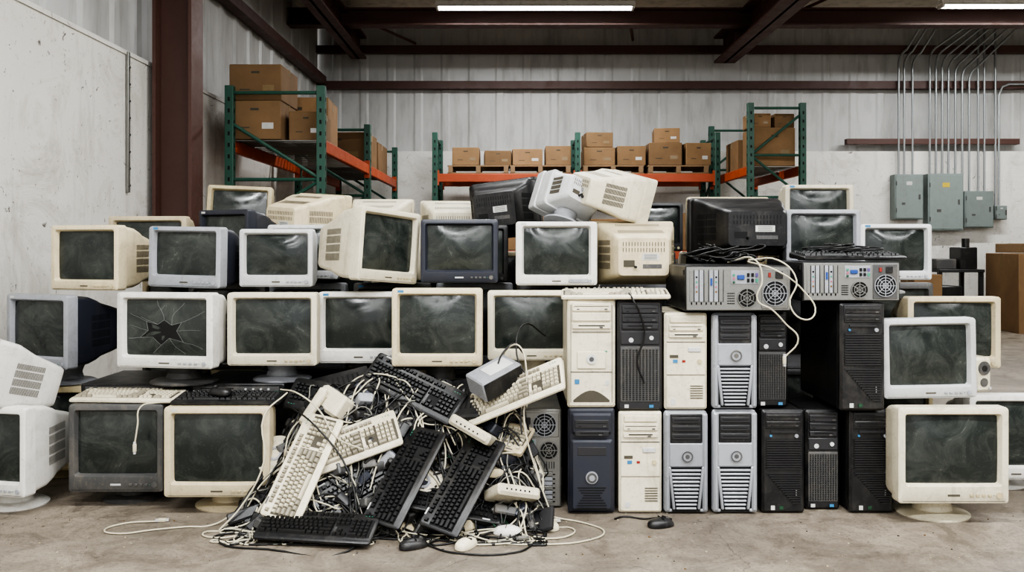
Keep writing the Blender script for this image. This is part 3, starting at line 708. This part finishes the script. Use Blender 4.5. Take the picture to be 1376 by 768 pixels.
m.build('electronics_scrap_heap')
def gadget(name,loc,rot,fn): m=MB(); fn(m); return m.build(name,loc,rot)
def f_psu(m):
    m.box((0,0,0),(.20,.14,.09),GREY,bev=.006); m.box((0,-.071,0),(.19,.004,.08),BLACK,bev=.002)
    m.box((.02,0,.046),(.12,.08,.002),STICK)
    for i in range(8): m.box((-.07+.02*i,0,-.0),(.004,.142,.06),DARK)
gadget('power_supply_unit',(-.07,3.60,.565),(12,-22,30),f_psu)
def f_phone(m):
    m.box((0,0,0),(.045,.18,.028),CREAM,bev=.012,n=3); m.box((0,.07,-.018),(.055,.05,.035),CREAM,bev=.014,n=3); m.box((0,-.07,-.018),(.055,.05,.035),CREAM,bev=.014,n=3)
    for i in range(5): m.box((-.016+.008*i,.07,-.036),(.003,.03,.002),DARK)
gadget('telephone_handset',(-.84,3.63,.44),(60,20,-30),f_phone)
def f_spk(m):
    m.box((0,0,.08),(.09,.10,.16),CREAM,bev=.012,n=3); m.cyl((0,-.051,.11),(0,1,0),.032,.006,DGREY,24); m.cyl((0,-.055,.11),(0,1,0),.013,.006,BLACK,16); m.cyl((0,-.051,.045),(0,1,0),.02,.006,DGREY,20); m.cyl((.03,-.053,.018),(0,1,0),.006,.008,LGREY,12)
gadget('desktop_speaker',(-.70,3.62,.42),(-70,30,60),f_spk); gadget('desktop_speaker',(2.16,3.99,.447),(0,0,15),f_spk)
def f_modem(m):
    m.box((0,0,0),(.19,.14,.045),CREAM,bev=.012,n=3)
    for i in range(6): m.box((-.06+.02*i,-.071,0),(.006,.003,.006),DARK)
    for i in range(8): m.box((-.06+.016*i,.02,.0232),(.004,.06,.001),SLOT)
gadget('network_modem',(.00,3.41,.13),(-28,14,25),f_modem); gadget('network_modem',(-.16,3.52,.36),(-20,25,-20),f_modem)
def f_disc(m):
    m.cyl((0,0,0),(0,0,1),.085,.012,CREAM,36); m.cyl((0,0,.012),(0,0,1),.065,.014,CREAM,36,r2=.045); m.ring((0,0,.019),(0,0,1),.02,.03,.004,GREY)
gadget('monitor_swivel_base',(-.36,3.46,.16),(48,10,0),f_disc); gadget('monitor_swivel_base',(-.99,3.60,.24),(55,-10,0),f_disc)
def f_dsp(m):
    m.box((0,0,0),(.3,.24,.07),BLACK,bev=.008,n=2); m.box((0,-.121,0),(.26,.003,.04),CHAR)
    for i in range(10): m.box((-.1+.022*i,0,.0355),(.008,.15,.001),DARK)
gadget('laptop_docking_station',(-.76,3.76,.47),(25,-12,15),f_dsp); gadget('laptop_docking_station',(-.25,3.70,.44),(35,-8,-15),f_dsp)

# ------------------------------------------------------------ cables
def walk(n,x=None,y=None,st=.07):
    x=R.uniform(-1.1,.12) if x is None else x; y=R.uniform(3.26,3.72) if y is None else y
    a=R.uniform(0,6.28); c=R.uniform(-.5,.5); out=[]
    for i in range(n):
        out.append((x,y,H(x,y)+(R.uniform(.01,.06) if H(x,y)>.03 else .005)))
        a+=c+R.uniform(-.45,.45); x+=st*math.cos(a); y+=st*math.sin(a)*.8
        if R.random()<.2: c=R.uniform(-.7,.7)
        if x<-1.14 or x>.13: a=math.pi-a; x=max(-1.14,min(.13,x))
        if y<3.2 or y>3.74: a=-a; y=max(3.2,min(3.74,y))
    return out
curve('cable_tangle_cream',[walk(R.randint(9,16)) for _ in range(34)],.0034,CABW)
curve('cable_tangle_black',[walk(R.randint(8,16)) for _ in range(64)],.0038,CABK)
curve('cable_tangle_grey',[walk(R.randint(8,14)) for _ in range(12)],.0032,CABG)
f=.005
fl=[[(-1.13,3.50,.03),(-1.2,3.42,f),(-1.30,3.40,f),(-1.42,3.36,f),(-1.52,3.32,f),(-1.60,3.36,f),(-1.56,3.44,f),(-1.44,3.47,f)],
 [(-1.0,3.5,.1),(-1.1,3.38,f),(-1.2,3.33,f),(-1.12,3.27,f),(-1.05,3.30,f)],
 [(-.2,3.30,.02),(-.05,3.22,f),(.12,3.2,f),(.28,3.24,f),(.36,3.34,f),(.30,3.44,f),(.18,3.50,.01),(.08,3.46,.05)],
 [(.0,3.5,.1),(.1,3.42,f),(.24,3.38,f),(.2,3.28,f),(.04,3.27,f),(-.10,3.22,f)],
 [(-1.42,3.61,.462),(-1.5,3.6,.46),(-1.545,3.56,.45),(-1.55,3.545,.38),(-1.56,3.54,.30)],
 [(-.05,3.75,.6),(-.02,3.66,.68),(.03,3.6,.70),(.06,3.55,.6),(.05,3.5,.4),(.1,3.48,.2),(.16,3.46,.03)],
 [(-.95,3.62,.5),(-1.02,3.52,.42),(-1.0,3.45,.25),(-1.08,3.4,.08),(-1.15,3.36,f)],
 [(-1.0,3.7,.5),(-.9,3.6,.50),(-.8,3.55,.44),(-.72,3.5,.34),(-.6,3.45,.3)],
 [(1.0,3.62,1.06),(1.1,3.53,1.06),(1.16,3.49,.98),(1.13,3.48,.88),(1.19,3.48,.82),(1.24,3.5,.85),(1.2,3.51,.93),(1.08,3.50,1.02),(.98,3.56,1.055)],
 [(.92,3.65,1.05),(1.0,3.51,1.06),(1.02,3.49,.98),(1.0,3.49,.9),(1.06,3.49,.86),(1.12,3.5,.80),(1.17,3.5,.74),(1.12,3.52,.66)]]
curve('loose_cables_cream',fl,.0034,CABW)
fk=[[(.49,3.66,.93),(.50,3.55,.90),(.53,3.55,.84),(.55,3.555,.75),(.52,3.555,.64),(.55,3.56,.55)],
 [(.05,3.75,.65),(.0,3.66,.70),(-.06,3.6,.60),(.02,3.55,.5),(.04,3.5,.35)],
 [(.15,3.80,.72),(.05,3.7,.78),(.02,3.62,.66),(.08,3.56,.55)],
 [(-.365,3.25,.02),(-.3,3.18,f),(-.2,3.11,f),(.02,3.12,f),(.08,3.2,f)],
 [(.595,3.47,.02),(.54,3.50,f),(.46,3.53,f),(.42,3.5,f)],
 [(-.95,3.62,.45),(-.8,3.5,.38),(-.66,3.44,.22),(-.6,3.3,.05),(-.6,3.13,f),(-.9,3.15,f),(-1.1,3.22,f),(-1.1,3.4,f)]]
for q in range(7):
    cx=.80+.035*q; pts=[]
    for i in range(9):
        a=i*.9+q; pts.append((cx+.07*math.cos(a),3.66+.06*math.sin(a),1.045+.008*i+R.uniform(0,.02)))
    fk.append(pts)
for q in range(4):
    cx=1.33+.06*q; fk.append([(cx+.08*math.cos(i*.9+q),3.68+.06*math.sin(i*.9+q),1.095+.004*i) for i in range(9)])
curve('loose_cables_black',fk,.0038,CABK)
m=MB()
for p,mt in (((-1.42,3.475,.008),CABW),((-1.56,3.54,.285),CABW),((.17,3.455,.012),CABW),((-1.04,3.30,.008),CABK),((1.12,3.52,.65),CABW),((.04,3.25,.012),CABG)):
    m.box(p,(.035,.016,.014),mt,rot=(0,0 if p[2]<.2 else 90,R.uniform(-30,30)),bev=.003); m.box((p[0]+.0,p[1],p[2]),(.05,.011,.009),METAL if mt!=CABW else LGREY,rot=(0,0 if p[2]<.2 else 90,10))
m.build('cable_plugs')
m=MB()
for i in range(240):
    x=R.uniform(-2.1,2.3); y=R.uniform(2.7,3.6); s=R.uniform(.002,.006)
    m.box((x,y,s*.3),(s,s*R.uniform(.4,1.4),s*.5),R.choice([DGREY,CABW,SLOT,GOLD,TAN]),rot=(0,0,R.uniform(0,90)))
m.build('floor_debris')

# ------------------------------------------------------------ world & camera
w=bpy.data.worlds.new('World'); scene.world=w; w.use_nodes=True
bg=w.node_tree.nodes['Background']; bg.inputs[0].default_value=(.98,.98,1,1); bg.inputs[1].default_value=1.5
try:
    scene.view_settings.view_transform='AgX'; scene.view_settings.look='AgX - High Contrast'
except Exception: pass
cd=bpy.data.cameras.new('Camera'); cd.sensor_width=36; cd.lens=30.1; cd.shift_y=-.0392; cd.clip_end=100
co=bpy.data.objects.new('Camera',cd); COL.objects.link(co); co.location=(0,0,1.12); co.rotation_euler=(math.radians(90),0,0)
scene.camera=co
